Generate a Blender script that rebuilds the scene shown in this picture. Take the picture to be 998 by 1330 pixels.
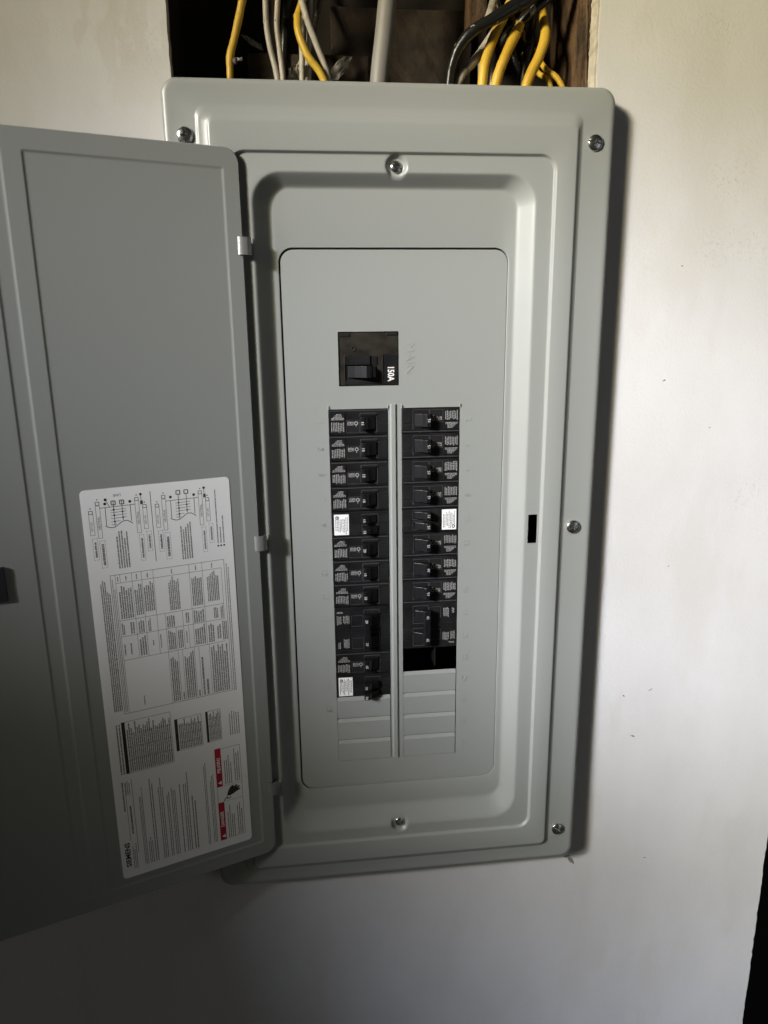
import bpy, bmesh, math, random
from mathutils import Vector, Matrix

random.seed(7)
scene = bpy.context.scene
for o in list(bpy.data.objects):
    bpy.data.objects.remove(o)
COL = scene.collection
MM = 0.001

# ------------------------------------------------------------------ camera
cam_d = bpy.data.cameras.new('camera')
cam = bpy.data.objects.new('camera', cam_d)
COL.objects.link(cam)
CAM = Vector((-0.089702, -0.687465, 0.189442))
RX = Vector((0.9937, -0.111476, -0.011544))
RD = Vector((-0.037932, -0.237615, -0.970619))
RF = Vector((0.105458, 0.964942, -0.240346))
FPX = 939.24
m = Matrix((RX, -RD, -RF)).transposed().to_4x4()
m.translation = CAM
cam.matrix_world = m
cam_d.sensor_fit = 'HORIZONTAL'
cam_d.sensor_width = 36.0
cam_d.lens = FPX / 998 * 36.0
cam_d.clip_start = 0.02
cam_d.clip_end = 50
scene.camera = cam
scene.render.resolution_x = 768
scene.render.resolution_y = 1024

# ------------------------------------------------------------------ light
world = bpy.data.worlds.new('World')
scene.world = world
world.use_nodes = True
bg = world.node_tree.nodes['Background']
bg.inputs[0].default_value = (1.0, 0.93, 0.82, 1)
bg.inputs[1].default_value = 0.034


def spot(name, loc, aim, energy, col, size_deg, blend, radius):
    ld = bpy.data.lights.new(name, 'SPOT')
    ld.energy = energy
    ld.color = col
    ld.spot_size = math.radians(size_deg)
    ld.spot_blend = blend
    ld.shadow_soft_size = radius
    lo = bpy.data.objects.new(name, ld)
    COL.objects.link(lo)
    lo.location = loc
    lo.rotation_euler = (Vector(aim) - Vector(loc)).to_track_quat('-Z', 'Y').to_euler()
    return lo


#LIGHTS
spot('key_lamp', (-2.0, -1.6, 1.05), (0.20, 0.02, 0.03), 2120, (1.0, 1.06, 1.30), 7.2, 0.95, 0.30)
spot('warm_lamp', (-1.9, -1.6, 1.25), (0.90, 0.02, 0.13), 450, (1.0, 0.885, 0.60), 33.0, 0.65, 0.30)
spot('low_fill_lamp', (-2.0, -1.6, 1.05), (1.06, 0.02, -1.04), 860, (0.89, 0.94, 1.09), 13.2, 0.15, 0.30)  # added spot beside the key, brightens and cools the lower right wall
_fd = bpy.data.lights.new('fill_lamp', 'AREA')       # added weak fill that lifts the shadow right of the cover
_fd.energy = 2.3
_fd.color = (0.92, 0.96, 1.0)
_fd.shape = 'RECTANGLE'
_fd.size, _fd.size_y = 0.9, 1.6
_fo = bpy.data.objects.new('fill_lamp', _fd)
COL.objects.link(_fo)
_fo.location = (1.7, -1.9, 0.1)
_fo.rotation_euler = (Vector((0.35, 0, -0.1)) - Vector(_fo.location)).to_track_quat('-Z', 'Y').to_euler()
bg.inputs[1].default_value = 0.023
#ENDLIGHTS

vs = scene.view_settings
vs.view_transform = 'Standard'
vs.look = 'None'
vs.exposure = 0
vs.gamma = 1
vs.use_curve_mapping = False


# ------------------------------------------------------------------ materials
def mat(name, col, rough=0.5, metal=0.0, spec=0.5, bump=None, var=None, coat=0.0):
    mt = bpy.data.materials.new(name)
    mt.use_nodes = True
    nt = mt.node_tree
    b = nt.nodes['Principled BSDF']
    b.inputs['Base Color'].default_value = (*col, 1)
    b.inputs['Roughness'].default_value = rough
    b.inputs['Metallic'].default_value = metal
    b.inputs['Specular IOR Level'].default_value = spec
    b.inputs['Coat Weight'].default_value = coat
    if bump or var:
        tc = nt.nodes.new('ShaderNodeTexCoord')
    if bump:
        sc, st, dist = bump
        n = nt.nodes.new('ShaderNodeTexNoise')
        n.inputs['Scale'].default_value = sc
        n.inputs['Detail'].default_value = 4
        nt.links.new(tc.outputs['Object'], n.inputs['Vector'])
        bp = nt.nodes.new('ShaderNodeBump')
        bp.inputs['Strength'].default_value = st
        bp.inputs['Distance'].default_value = dist
        nt.links.new(n.outputs['Fac'], bp.inputs['Height'])
        nt.links.new(bp.outputs['Normal'], b.inputs['Normal'])
    if var:
        sc, lo, hi, rv, stretch = var
        n = nt.nodes.new('ShaderNodeTexNoise')
        n.inputs['Scale'].default_value = sc
        n.inputs['Detail'].default_value = 6
        mp = nt.nodes.new('ShaderNodeMapping')
        mp.inputs['Scale'].default_value = stretch
        nt.links.new(tc.outputs['Object'], mp.inputs['Vector'])
        nt.links.new(mp.outputs['Vector'], n.inputs['Vector'])
        r = nt.nodes.new('ShaderNodeValToRGB')
        r.color_ramp.elements[0].position = 0.3
        r.color_ramp.elements[1].position = 0.7
        r.color_ramp.elements[0].color = (*lo, 1)
        r.color_ramp.elements[1].color = (*hi, 1)
        nt.links.new(n.outputs['Fac'], r.inputs['Fac'])
        nt.links.new(r.outputs['Color'], b.inputs['Base Color'])
        if rv:
            mr = nt.nodes.new('ShaderNodeMapRange')
            mr.inputs['To Min'].default_value = rough - rv
            mr.inputs['To Max'].default_value = rough + rv
            nt.links.new(n.outputs['Fac'], mr.inputs['Value'])
            nt.links.new(mr.outputs['Result'], b.inputs['Roughness'])
    return mt


M = {}
M['grey'] = mat('grey_enamel', (0.284, 0.296, 0.278), 0.34, bump=(650, 0.13, 0.0004))
_nt = M['grey'].node_tree          # handling marks: slight changes of gloss
_tc = _nt.nodes.new('ShaderNodeTexCoord')
_n = _nt.nodes.new('ShaderNodeTexNoise')
_n.inputs['Scale'].default_value = 22
_n.inputs['Detail'].default_value = 8
_n.inputs['Roughness'].default_value = 0.7
_r = _nt.nodes.new('ShaderNodeMapRange')
_r.inputs['From Min'].default_value = 0.3
_r.inputs['From Max'].default_value = 0.7
_r.inputs['To Min'].default_value = 0.31
_r.inputs['To Max'].default_value = 0.40
_nt.links.new(_tc.outputs['Object'], _n.inputs['Vector'])
_nt.links.new(_n.outputs['Fac'], _r.inputs['Value'])
_nt.links.new(_r.outputs['Result'], _nt.nodes['Principled BSDF'].inputs['Roughness'])
M['zinc'] = mat('zinc_steel', (0.62, 0.62, 0.60), 0.24, 1.0, bump=(500, 0.15, 0.0005))
M['hinge'] = mat('bare_hinge_steel', (0.34, 0.34, 0.33), 0.40, 0.6, bump=(700, 0.1, 0.0005))
M['black'] = mat('black_breaker_plastic', (0.010, 0.010, 0.011), 0.36, spec=0.35, bump=(1500, 0.12, 0.0003),
                 var=(60, (0.007, 0.007, 0.008), (0.016, 0.016, 0.016), 0.08, (1, 1, 1)))
M['edgelit'] = mat('edge_highlight_and_wear', (0.055, 0.055, 0.055), 0.4)  # lighter grey paints highlights, with some wear, onto the moulding edges
M['handle'] = mat('black_handle_plastic', (0.008, 0.008, 0.009), 0.32, spec=0.4)
M['mainface'] = mat('main_breaker_face', (0.02, 0.019, 0.017), 0.22, bump=(60, 0.12, 0.002),
                    var=(70, (0.015, 0.014, 0.012), (0.035, 0.031, 0.024), 0.06, (1, 0.4, 2)))  # brown mottling puts blurred reflections into the face colour
M['dark'] = mat('dark_interior', (0.006, 0.006, 0.007), 0.7)  # near-black puts the shade of unlit hollows into the colour
M['print'] = mat('pale_print', (0.30, 0.30, 0.29), 0.6)
M['printw'] = mat('white_print', (0.75, 0.75, 0.73), 0.5)
M['sticker'] = mat('white_sticker', (0.88, 0.88, 0.86), 0.42, bump=(350, 0.05, 0.0004))
M['ink'] = mat('black_ink', (0.025, 0.025, 0.025), 0.5)
M['inkg'] = mat('fine_print_ink', (0.05, 0.05, 0.05), 0.5)
M['red'] = mat('red_ink', (0.42, 0.012, 0.03), 0.45)
M['latch'] = mat('latch_plastic', (0.02, 0.02, 0.024), 0.4)
M['yellow'] = mat('yellow_sheath', (0.58, 0.36, 0.03), 0.42, bump=(220, 0.35, 0.0012),
                  var=(45, (0.50, 0.29, 0.02), (0.66, 0.44, 0.05), 0.08, (1, 1, 0.4)))
M['cream'] = mat('cream_sheath', (0.46, 0.42, 0.35), 0.5, bump=(220, 0.3, 0.001),
                 var=(60, (0.33, 0.29, 0.23), (0.55, 0.51, 0.44), 0.05, (1, 1, 0.4)))
M['brown'] = mat('dark_sheath_and_shade', (0.06, 0.05, 0.045), 0.6, bump=(260, 0.4, 0.001),
                 var=(90, (0.035, 0.03, 0.028), (0.11, 0.09, 0.075), 0.05, (1, 1, 0.4)))  # dark cable brown, also the painted shade of the wide grey cable
M['blackc'] = mat('black_cable_sheath', (0.012, 0.012, 0.012), 0.36, bump=(200, 0.3, 0.001),
                  var=(70, (0.008, 0.008, 0.008), (0.03, 0.028, 0.025), 0.1, (1, 1, 0.5)))
for nd in M['blackc'].node_tree.nodes:      # dried paint flecks on the old black sheath
    if nd.type == 'VALTORGB':
        nd.color_ramp.elements[0].position = 0.655
        nd.color_ramp.elements[1].position = 0.675
        nd.color_ramp.elements[1].color = (0.34, 0.31, 0.26, 1)
    if nd.type == 'TEX_NOISE' and abs(nd.inputs['Scale'].default_value - 70) < 1:
        nd.inputs['Scale'].default_value = 160
        nd.inputs['Detail'].default_value = 2
M['pvc'] = mat('grey_conduit', (0.22, 0.215, 0.20), 0.5, bump=(120, 0.2, 0.001),
               var=(25, (0.17, 0.165, 0.15), (0.26, 0.25, 0.235), 0.05, (1, 1, 0.3)))
M['wood'] = mat('old_stud_wood', (0.20, 0.12, 0.06), 0.75, bump=(130, 0.8, 0.004),
                var=(34, (0.014, 0.009, 0.006), (0.155, 0.088, 0.042), 0.0, (2, 2, 0.55)))
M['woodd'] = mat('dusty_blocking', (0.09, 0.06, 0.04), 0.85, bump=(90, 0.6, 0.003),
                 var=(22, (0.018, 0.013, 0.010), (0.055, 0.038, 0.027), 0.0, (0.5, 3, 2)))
M['paper'] = mat('torn_paper', (0.42, 0.39, 0.34), 0.9, bump=(200, 0.6, 0.002),
                 var=(120, (0.22, 0.2, 0.17), (0.5, 0.47, 0.42), 0.0, (1, 1, 1)))
M['gypsum'] = mat('broken_gypsum', (0.55, 0.51, 0.43), 0.95, bump=(300, 0.5, 0.002),
                  var=(90, (0.44, 0.39, 0.31), (0.62, 0.58, 0.50), 0.0, (1, 1, 1)))
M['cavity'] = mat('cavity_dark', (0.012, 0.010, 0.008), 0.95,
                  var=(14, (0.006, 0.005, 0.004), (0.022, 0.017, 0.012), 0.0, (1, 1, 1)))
M['gouge'] = mat('gouged_plaster', (0.24, 0.23, 0.21), 0.95, bump=(500, 0.9, 0.004))


def wall_material():
    """Hand-trowelled off-white paint with faint smears, scuffs and pencil-like marks."""
    mt = bpy.data.materials.new('painted_plaster')
    mt.use_nodes = True
    nt = mt.node_tree
    L = nt.links.new
    b = nt.nodes['Principled BSDF']
    b.inputs['Roughness'].default_value = 0.62
    b.inputs['Specular IOR Level'].default_value = 0.35
    tc = nt.nodes.new('ShaderNodeTexCoord')

    def noise(scale, detail, stretch=(1, 1, 1), rough=0.55):
        mp = nt.nodes.new('ShaderNodeMapping')
        mp.inputs['Scale'].default_value = stretch
        L(tc.outputs['Object'], mp.inputs['Vector'])
        n = nt.nodes.new('ShaderNodeTexNoise')
        n.inputs['Scale'].default_value = scale
        n.inputs['Detail'].default_value = detail
        n.inputs['Roughness'].default_value = rough
        L(mp.outputs['Vector'], n.inputs['Vector'])
        return n.outputs['Fac']

    def ramp(sock, p0, p1, c0, c1):
        r = nt.nodes.new('ShaderNodeValToRGB')
        r.color_ramp.elements[0].position = p0
        r.color_ramp.elements[1].position = p1
        r.color_ramp.elements[0].color = c0
        r.color_ramp.elements[1].color = c1
        L(sock, r.inputs['Fac'])
        return r.outputs['Color']

    def mixc(fac, a, bcol, mode='MIX'):
        mx = nt.nodes.new('ShaderNodeMix')
        mx.data_type = 'RGBA'
        mx.blend_type = mode
        L(fac, mx.inputs['Factor'])
        if hasattr(a, 'is_output'):
            L(a, mx.inputs[6])
        else:
            mx.inputs[6].default_value = a
        if hasattr(bcol, 'is_output'):
            L(bcol, mx.inputs[7])
        else:
            mx.inputs[7].default_value = bcol
        return mx.outputs[2]

    def math_(op, a, bv):
        mn = nt.nodes.new('ShaderNodeMath')
        mn.operation = op
        mn.use_clamp = True
        for i, s in enumerate((a, bv)):
            if hasattr(s, 'is_output'):
                L(s, mn.inputs[i])
            else:
                mn.inputs[i].default_value = s
        return mn.outputs[0]

    def spotmask(c, r):
        d = nt.nodes.new('ShaderNodeVectorMath')
        d.operation = 'DISTANCE'
        L(tc.outputs['Object'], d.inputs[0])
        d.inputs[1].default_value = c
        mr = nt.nodes.new('ShaderNodeMapRange')
        mr.inputs['From Min'].default_value = r
        mr.inputs['From Max'].default_value = r * 0.3
        L(d.outputs['Value'], mr.inputs['Value'])
        return mr.outputs['Result']

    base = ramp(noise(9, 7, (1, 1, 0.6), 0.62), 0.3, 0.7, (0.590, 0.583, 0.572, 1), (0.662, 0.658, 0.652, 1))
    smear = ramp(noise(16, 6, (1, 1, 0.35)), 0.54, 0.64, (0, 0, 0, 1), (0.32, 0.32, 0.32, 1))
    col = mixc(smear, base, (0.56, 0.538, 0.495, 1))
    scuff_n = ramp(noise(330, 6, (1, 1, 0.8), 0.75), 0.55, 0.62, (0, 0, 0, 1), (1, 1, 1, 1))
    for c, r, k in (((0.327, 0.022, 0.331), 0.034, 0.30), ((0.318, 0.022, 0.268), 0.030, 0.30),
                    ((0.36, 0.022, 0.27), 0.028, 0.22), ((-0.215, 0.022, 0.43), 0.03, 0.25),
                    ((0.30, 0.022, 0.46), 0.03, 0.22), ((0.38, 0.022, 0.02), 0.03, 0.2)):
        msk = math_('MULTIPLY', math_('MULTIPLY', spotmask(c, r), scuff_n), k)
        col = mixc(msk, col, (0.22, 0.20, 0.17, 1))
    # patched, darker filler beside the opening
    patch = math_('MULTIPLY', spotmask((-0.235, 0.022, 0.44), 0.08),
                  ramp(noise(24, 3, (1, 1, 0.5)), 0.50, 0.53, (0, 0, 0, 1), (0.38, 0.38, 0.38, 1)))
    col = mixc(patch, col, (0.52, 0.49, 0.435, 1))
    L(col, b.inputs['Base Color'])
    # relief: broad trowel waves plus fine roller stipple
    h1 = noise(13, 4, (1, 1, 0.7))
    h2 = noise(420, 3)
    h3 = noise(60, 6, (0.6, 1, 2.2), 0.65)
    bp = nt.nodes.new('ShaderNodeBump')
    bp.inputs['Strength'].default_value = 0.16
    bp.inputs['Distance'].default_value = 0.004
    L(h1, bp.inputs['Height'])
    bp2 = nt.nodes.new('ShaderNodeBump')
    bp2.inputs['Strength'].default_value = 0.13
    bp2.inputs['Distance'].default_value = 0.0010
    L(h3, bp2.inputs['Height'])
    L(bp.outputs['Normal'], bp2.inputs['Normal'])
    bp3 = nt.nodes.new('ShaderNodeBump')
    bp3.inputs['Strength'].default_value = 0.30
    bp3.inputs['Distance'].default_value = 0.0008
    L(h2, bp3.inputs['Height'])
    L(bp2.outputs['Normal'], bp3.inputs['Normal'])
    L(bp3.outputs['Normal'], b.inputs['Normal'])
    return mt


M['wall'] = wall_material()

# ------------------------------------------------------------------ text cache (made while the scene is empty)
TEXT = {}


def cache_text(s, offset=0.0):
    cu = bpy.data.curves.new('t', 'FONT')
    cu.body = s
    cu.align_x = 'CENTER'
    cu.align_y = 'CENTER'
    cu.resolution_u = 2
    cu.offset = offset
    ob = bpy.data.objects.new('t', cu)
    COL.objects.link(ob)
    bpy.context.view_layer.update()
    me = bpy.data.meshes.new_from_object(ob.evaluated_get(bpy.context.evaluated_depsgraph_get()))
    vs_ = [(v.co.x, v.co.y) for v in me.vertices]
    fs = [tuple(p.vertices) for p in me.polygons]
    x0 = min(v[0] for v in vs_); x1 = max(v[0] for v in vs_)
    y0 = min(v[1] for v in vs_); y1 = max(v[1] for v in vs_)
    h = y1 - y0
    cx, cy = (x0 + x1) / 2, (y0 + y1) / 2
    TEXT[s] = ([((x - cx) / h, (y - cy) / h) for x, y in vs_], fs, (x1 - x0) / h)
    bpy.data.objects.remove(ob)
    bpy.data.meshes.remove(me)


for s_ in ['SIEMENS']:
    cache_text(s_, 0.035)
for s_ in ['150A', 'DANGER', 'PELIGRO']:
    cache_text(s_, 0.03)
for s_ in ['LINE', 'NEUTRAL', 'EQPT GND', 'MAIN', '15', '20', '!'] + [str(i) for i in range(1, 31)]:
    if s_ not in TEXT:
        cache_text(s_)


# ------------------------------------------------------------------ mesh helpers
class MB:
    """Collects shapes (in millimetres) and links them as one mesh object (in metres)."""

    def __init__(self):
        self.v, self.f, self.m, self.s = [], [], [], []

    def add(self, vs_, fs, mi=0, smooth=False):
        o = len(self.v)
        self.v += [tuple(v) for v in vs_]
        for f in fs:
            self.f.append(tuple(i + o for i in f))
            self.m.append(mi)
            self.s.append(smooth)
        return self

    def quad(self, a, b, c, d, mi=0):
        return self.add([a, b, c, d], [(0, 1, 2, 3)], mi)

    def bm(self, bm, mi=0, smooth=False):
        bm.verts.index_update()
        self.add([v.co[:] for v in bm.verts], [[v.index for v in f.verts] for f in bm.faces], mi, smooth)
        bm.free()
        return self

    def box(self, x0, x1, y0, y1, z0, z1, mi=0, bev=0.0, seg=1, taper=None):
        bm = bmesh.new()
        bmesh.ops.create_cube(bm, size=1)
        for v in bm.verts:
            v.co = Vector(((x0 + x1) / 2 + v.co.x * (x1 - x0), (y0 + y1) / 2 + v.co.y * (y1 - y0),
                           (z0 + z1) / 2 + v.co.z * (z1 - z0)))
            if taper and v.co.y < (y0 + y1) / 2:
                v.co.x = (x0 + x1) / 2 + (v.co.x - (x0 + x1) / 2) * taper[0]
                v.co.z = (z0 + z1) / 2 + (v.co.z - (z0 + z1) / 2) * taper[1]
        if bev:
            bmesh.ops.bevel(bm, geom=bm.edges[:], offset=bev, segments=seg, affect='EDGES', profile=0.5)
        return self.bm(bm, mi, False)

    def prism(self, prof, axis, a0, a1, mi=0, bev=0.0, seg=2):
        """prof: 2D points; axis 'z' -> prof is (x,y); 'x' -> prof is (y,z)."""
        bm = bmesh.new()
        r = []
        for a in (a0, a1):
            r.append([bm.verts.new((p[0], p[1], a) if axis == 'z' else (a, p[0], p[1])) for p in prof])
        n = len(prof)
        bm.faces.new(r[0][::-1]); bm.faces.new(r[1])
        for i in range(n):
            bm.faces.new((r[0][i], r[0][(i + 1) % n], r[1][(i + 1) % n], r[1][i]))
        bmesh.ops.recalc_face_normals(bm, faces=bm.faces[:])
        if bev:
            bmesh.ops.bevel(bm, geom=bm.edges[:], offset=bev, segments=seg, affect='EDGES', profile=0.5)
        return self.bm(bm, mi)

    def text(self, s, c, right, up, h, mi=0, depth=0.0, wscale=1.0):
        vs_, fs, w = TEXT[s]
        c, right, up = Vector(c), Vector(right), Vector(up)
        nrm = right.cross(up)
        pts = [c + right * (x * h * wscale) + up * (y * h) for x, y in vs_]
        if depth == 0:
            return self.add(pts, fs, mi)
        n = len(pts)
        top = [p + nrm * depth for p in pts]
        ed = {}
        for f in fs:
            for i in range(len(f)):
                a, b = f[i], f[(i + 1) % len(f)]
                k = (min(a, b), max(a, b))
                ed.setdefault(k, []).append((a, b))
        sides = [(e[0][0], e[0][1], e[0][1] + n, e[0][0] + n) for e in ed.values() if len(e) == 1]
        return self.add(pts + top, [tuple(i + n for i in f) for f in fs] + sides, mi)

    def tube(self, pts, rad, mi=0, nseg=10, sub=6, flat=1.0, flatdir=None, jitter=0.0):
        P = [Vector(p) for p in pts]
        Rr = rad if isinstance(rad, (list, tuple)) else [rad] * len(P)
        path, rr = [], []
        for i in range(len(P) - 1):
            p0, p1, p2, p3 = P[max(i - 1, 0)], P[i], P[i + 1], P[min(i + 2, len(P) - 1)]
            for k in range(sub):
                t = k / sub
                path.append(0.5 * ((2 * p1) + (p2 - p0) * t + (2 * p0 - 5 * p1 + 4 * p2 - p3) * t * t +
                                   (3 * p1 - p0 - 3 * p2 + p3) * t ** 3))
                rr.append(Rr[i] * (1 - t) + Rr[i + 1] * t)
        path.append(P[-1]); rr.append(Rr[-1])
        vs_, fs = [], []
        for i, p in enumerate(path):
            d = (path[min(i + 1, len(path) - 1)] - path[max(i - 1, 0)]).normalized()
            a = Vector((0, 1, 0)).cross(d).normalized()
            b = d.cross(a)
            r = rr[i] * (1 + random.uniform(-jitter, jitter))
            for k in range(nseg):
                t = 2 * math.pi * k / nseg
                vs_.append(p + a * (math.cos(t) * r) + b * (math.sin(t) * r * flat))
        n = len(path)
        for i in range(n - 1):
            for k in range(nseg):
                k2 = (k + 1) % nseg
                fs.append((i * nseg + k, i * nseg + k2, (i + 1) * nseg + k2, (i + 1) * nseg + k))
        fs.append(tuple(range(nseg))[::-1])
        fs.append(tuple((n - 1) * nseg + k for k in range(nseg)))
        return self.add(vs_, fs, mi, True)

    def mesh(self, name, mats):
        me = bpy.data.meshes.new(name)
        me.from_pydata([(x * MM, y * MM, z * MM) for x, y, z in self.v], [], self.f)
        for k in mats:
            me.materials.append(M[k])
        me.polygons.foreach_set('material_index', self.m)
        me.polygons.foreach_set('use_smooth', self.s)
        me.update()
        return me

    def build(self, name, mats, parent=None, loc=(0, 0, 0)):
        return put(name, self.mesh(name, mats), parent, loc)


def put(name, me, parent=None, loc=(0, 0, 0), rot=(0, 0, 0)):
    o = bpy.data.objects.new(name, me)
    COL.objects.link(o)
    o.parent = parent
    o.location = loc
    o.rotation_euler = rot
    return o


def tag(o, label=None, cat=None, group=None, kind=None):
    for k, v in (('label', label), ('category', cat), ('group', group), ('kind', kind)):
        if v:
            o[k] = v
    return o


def rrect(x0, x1, z0, z1, r, n=8):
    """closed rounded rectangle, counter-clockwise in (x,z)"""
    out = []
    for cx, cz, a in ((x1 - r, z1 - r, 0), (x0 + r, z1 - r, 90), (x0 + r, z0 + r, 180), (x1 - r, z0 + r, 270)):
        for k in range(n + 1):
            t = math.radians(a + 90 * k / n)
            out.append((cx + r * math.cos(t), cz + r * math.sin(t)))
    return out


def plate(outer, holes, y, thick):
    """flat sheet with holes, front at y, body going back by thick"""
    bm = bmesh.new()
    edges = []
    loops = []
    for lp in [outer] + holes:
        vs_ = [bm.verts.new((p[0], y, p[1])) for p in lp]
        loops.append(vs_)
        for i in range(len(vs_)):
            edges.append(bm.edges.new((vs_[i], vs_[(i + 1) % len(vs_)])))
    bmesh.ops.triangle_fill(bm, use_beauty=True, use_dissolve=False, edges=edges)
    bmesh.ops.recalc_face_normals(bm, faces=bm.faces[:])
    fs = bm.faces[:]
    if sum(f.normal.y for f in fs) > 0:
        bmesh.ops.reverse_faces(bm, faces=fs)
    if thick:
        for lp in loops:
            back = [bm.verts.new((v.co.x, y + thick, v.co.z)) for v in lp]
            for i in range(len(lp)):
                j = (i + 1) % len(lp)
                bm.faces.new((lp[i], lp[j], back[j], back[i]))
    return bm


# ================================================================== the setting
WY = 22.0  # wall face, millimetres behind the cover flange


def jag(p0, p1, n, amp):
    out = []
    for i in range(n):
        t = i / n
        j = random.uniform(-amp, amp) if i else 0
        out.append((p0[0] + (p1[0] - p0[0]) * t + (j if abs(p1[1] - p0[1]) > abs(p1[0] - p0[0]) else 0),
                    p0[1] + (p1[1] - p0[1]) * t + (0 if abs(p1[1] - p0[1]) > abs(p1[0] - p0[0]) else j)))
    return out


hole = (jag((187, -376), (189, 700), 170, 1.0) + jag((189, 700), (-192, 700), 10, 1.5) +
        jag((-192, 700), (-193, -376), 120, 0.5) + jag((-193, -376), (187, -376), 8, 0.5))
outer = jag((457, -1500), (457, 1200), 420, 0.7) + [(457, 1200), (-1300, 1200), (-1300, -1500)]
mb = MB().bm(plate(outer, [hole], WY, 14.0))
wall = mb.build('wall', ['wall'])
tag(wall, kind='structure')
# the broken board edge beside the opening, a hair proud of the cut
mb = MB()
prev = None
pts = []
for i in range(70):
    z = 390 + i * 3.0
    pts.append((186.0 + random.uniform(-0.22, 0.22) - (0.6 if random.random() < 0.12 else 0), z))
for i in range(len(pts) - 1):
    (x0, z0), (x1, z1) = pts[i], pts[i + 1]
    e0 = random.uniform(0, 0.5)
    mb.add([(x0, WY + 0.6, z0), (x1, WY + 0.6, z1), (x1 - 0.8, WY + 14.2, z1), (x0 - 0.8, WY + 14.2, z0), (190, WY + 0.9, z0), (190, WY + 0.9, z1)], [(0, 1, 2, 3), (4, 5, 1, 0)], 0)
mb.build('broken_board_edge', ['gypsum'], wall)
# gouges and chips in the paint: shallow raised/torn flakes
for (x, z, w, h, a) in ((276, 139.4, 1.6, 1.0, 20), (272.5, -263.9, 3.2, 1.1, -25), (289, -206.8, 3.0, 0.8, 35),
                        (258, -212, 2.0, 0.8, -40), (207.5, -424.5, 7.5, 3.0, -55), (202.5, -418.5, 4.5, 2.2, 10),
                        (300, -430, 2.4, 0.8, -10), (285, 250, 1.0, 0.7, 0), (330, 90, 1.0, 0.6, 0),
                        (298, -60, 1.2, 0.7, 30)):
    bm = bmesh.new()
    n = 9
    ca, sa = math.cos(math.radians(a)), math.sin(math.radians(a))
    vs_ = []
    for k in range(n):
        t = 2 * math.pi * k / n
        r = random.uniform(0.6, 1.15)
        px, pz = w * r * math.cos(t), h * r * math.sin(t)
        vs_.append(bm.verts.new((x + px * ca - pz * sa, WY - 0.12, z + px * sa + pz * ca)))
    c = bm.verts.new((x, WY - 0.45, z))
    for k in range(n):
        bm.faces.new((vs_[k], vs_[(k + 1) % n], c))
    MB().bm(bm).build('plaster_chip', ['gouge'], wall)

# near-black boxes paint the unlit space past the wall's end
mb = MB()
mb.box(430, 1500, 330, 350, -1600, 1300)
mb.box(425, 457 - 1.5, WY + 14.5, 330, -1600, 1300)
tag(mb.build('dark_void', ['dark']), kind='structure')

# stud bay behind the opening
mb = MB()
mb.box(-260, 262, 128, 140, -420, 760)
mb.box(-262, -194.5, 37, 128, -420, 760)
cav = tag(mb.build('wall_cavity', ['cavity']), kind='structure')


def wood_box(name, x0, x1, y0, y1, z0, z1, matk, amp=0.8, cuts=14, parent=None):
    bm = bmesh.new()
    bmesh.ops.create_cube(bm, size=1)
    for v in bm.verts:
        v.co = Vector((x0 if v.co.x < 0 else x1, y0 if v.co.y < 0 else y1, z0 if v.co.z < 0 else z1))
    bmesh.ops.subdivide_edges(bm, edges=bm.edges[:], cuts=cuts, use_grid_fill=True)
    for v in bm.verts:
        v.co += Vector((random.uniform(-amp, amp), random.uniform(-amp, amp), 0))
    return MB().bm(bm, 0, False).build(name, [matk], parent)


tag(wood_box('wall_stud', 177, 215, 38.5, 126, 330, 760, 'wood', 0.7, 18), kind='structure')
def at(px, py, y):
    """world point (mm) at depth plane y (mm) that a photo pixel looks at; used to measure, at build time only"""
    d = RX * ((px - 499) / FPX) + RD * ((py - 665) / FPX) + RF
    t = (y * MM - CAM.y) / d.y
    q = CAM + d * t
    return Vector((q.x, q.y, q.z)) * 1000


zl, zr, zt = at(450, 72, 96).z, at(540, 74, 100).z, at(540, 12, 118).z
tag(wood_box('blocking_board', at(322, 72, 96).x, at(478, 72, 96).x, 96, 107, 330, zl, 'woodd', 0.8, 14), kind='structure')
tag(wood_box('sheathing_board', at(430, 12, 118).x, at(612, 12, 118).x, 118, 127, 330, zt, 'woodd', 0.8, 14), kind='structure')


# ================================================================== cables in the opening
CG = 'cables dropping into the top of the panel'


def cable(name, label, cat, px, y, r, mk, group=CG, flat=1.0, jitter=0.0, ends=True, nseg=12):
    ys = y if isinstance(y, (list, tuple)) else [y] * len(px)
    P = [at(a, b, yy) for (a, b), yy in zip(px, ys)]
    if ends:
        e = P[-1].copy()
        d = (P[-1] - P[-2]).normalized()
        k = (e.z - 371) / max(-d.z, 0.3)
        e2 = e + Vector((d.x * k * 0.5, 0, 0))
        e2.z = 371
        e2.y = max(min(e2.y, 95), 34)
        P.append(e2)
    if P[0].z > 455:   # run on upwards out of view
        d = (P[0] - P[1]).normalized()
        d.z = max(d.z, 0.6)
        P.insert(0, P[0] + d * 160)
    rr = list(r) if isinstance(r, (list, tuple)) else [r] * len(px)
    while len(rr) < len(P):
        if len(rr) < len(P):
            rr.append(rr[-1])
    if P[0].z > 600 and isinstance(r, (list, tuple)):
        rr = [r[0]] + list(r) + [r[-1]]
        rr = rr[:len(P)]
    o = MB().tube(P, rr, 0, nseg, 7, flat, jitter=jitter).build(name, [mk])
    tag(o, label, cat, group)
    return o


yA = cable('yellow_cable', 'yellow cable with a nicked sheath, standing alone near the left side of the opening', 'cable',
           [(316, -6), (311, 20), (304, 52), (299, 74), (299, 102)], [44, 44, 43, 42, 42], [3.4, 3.4, 3.3, 3.6, 2.9], 'yellow', jitter=0.05)
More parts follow.
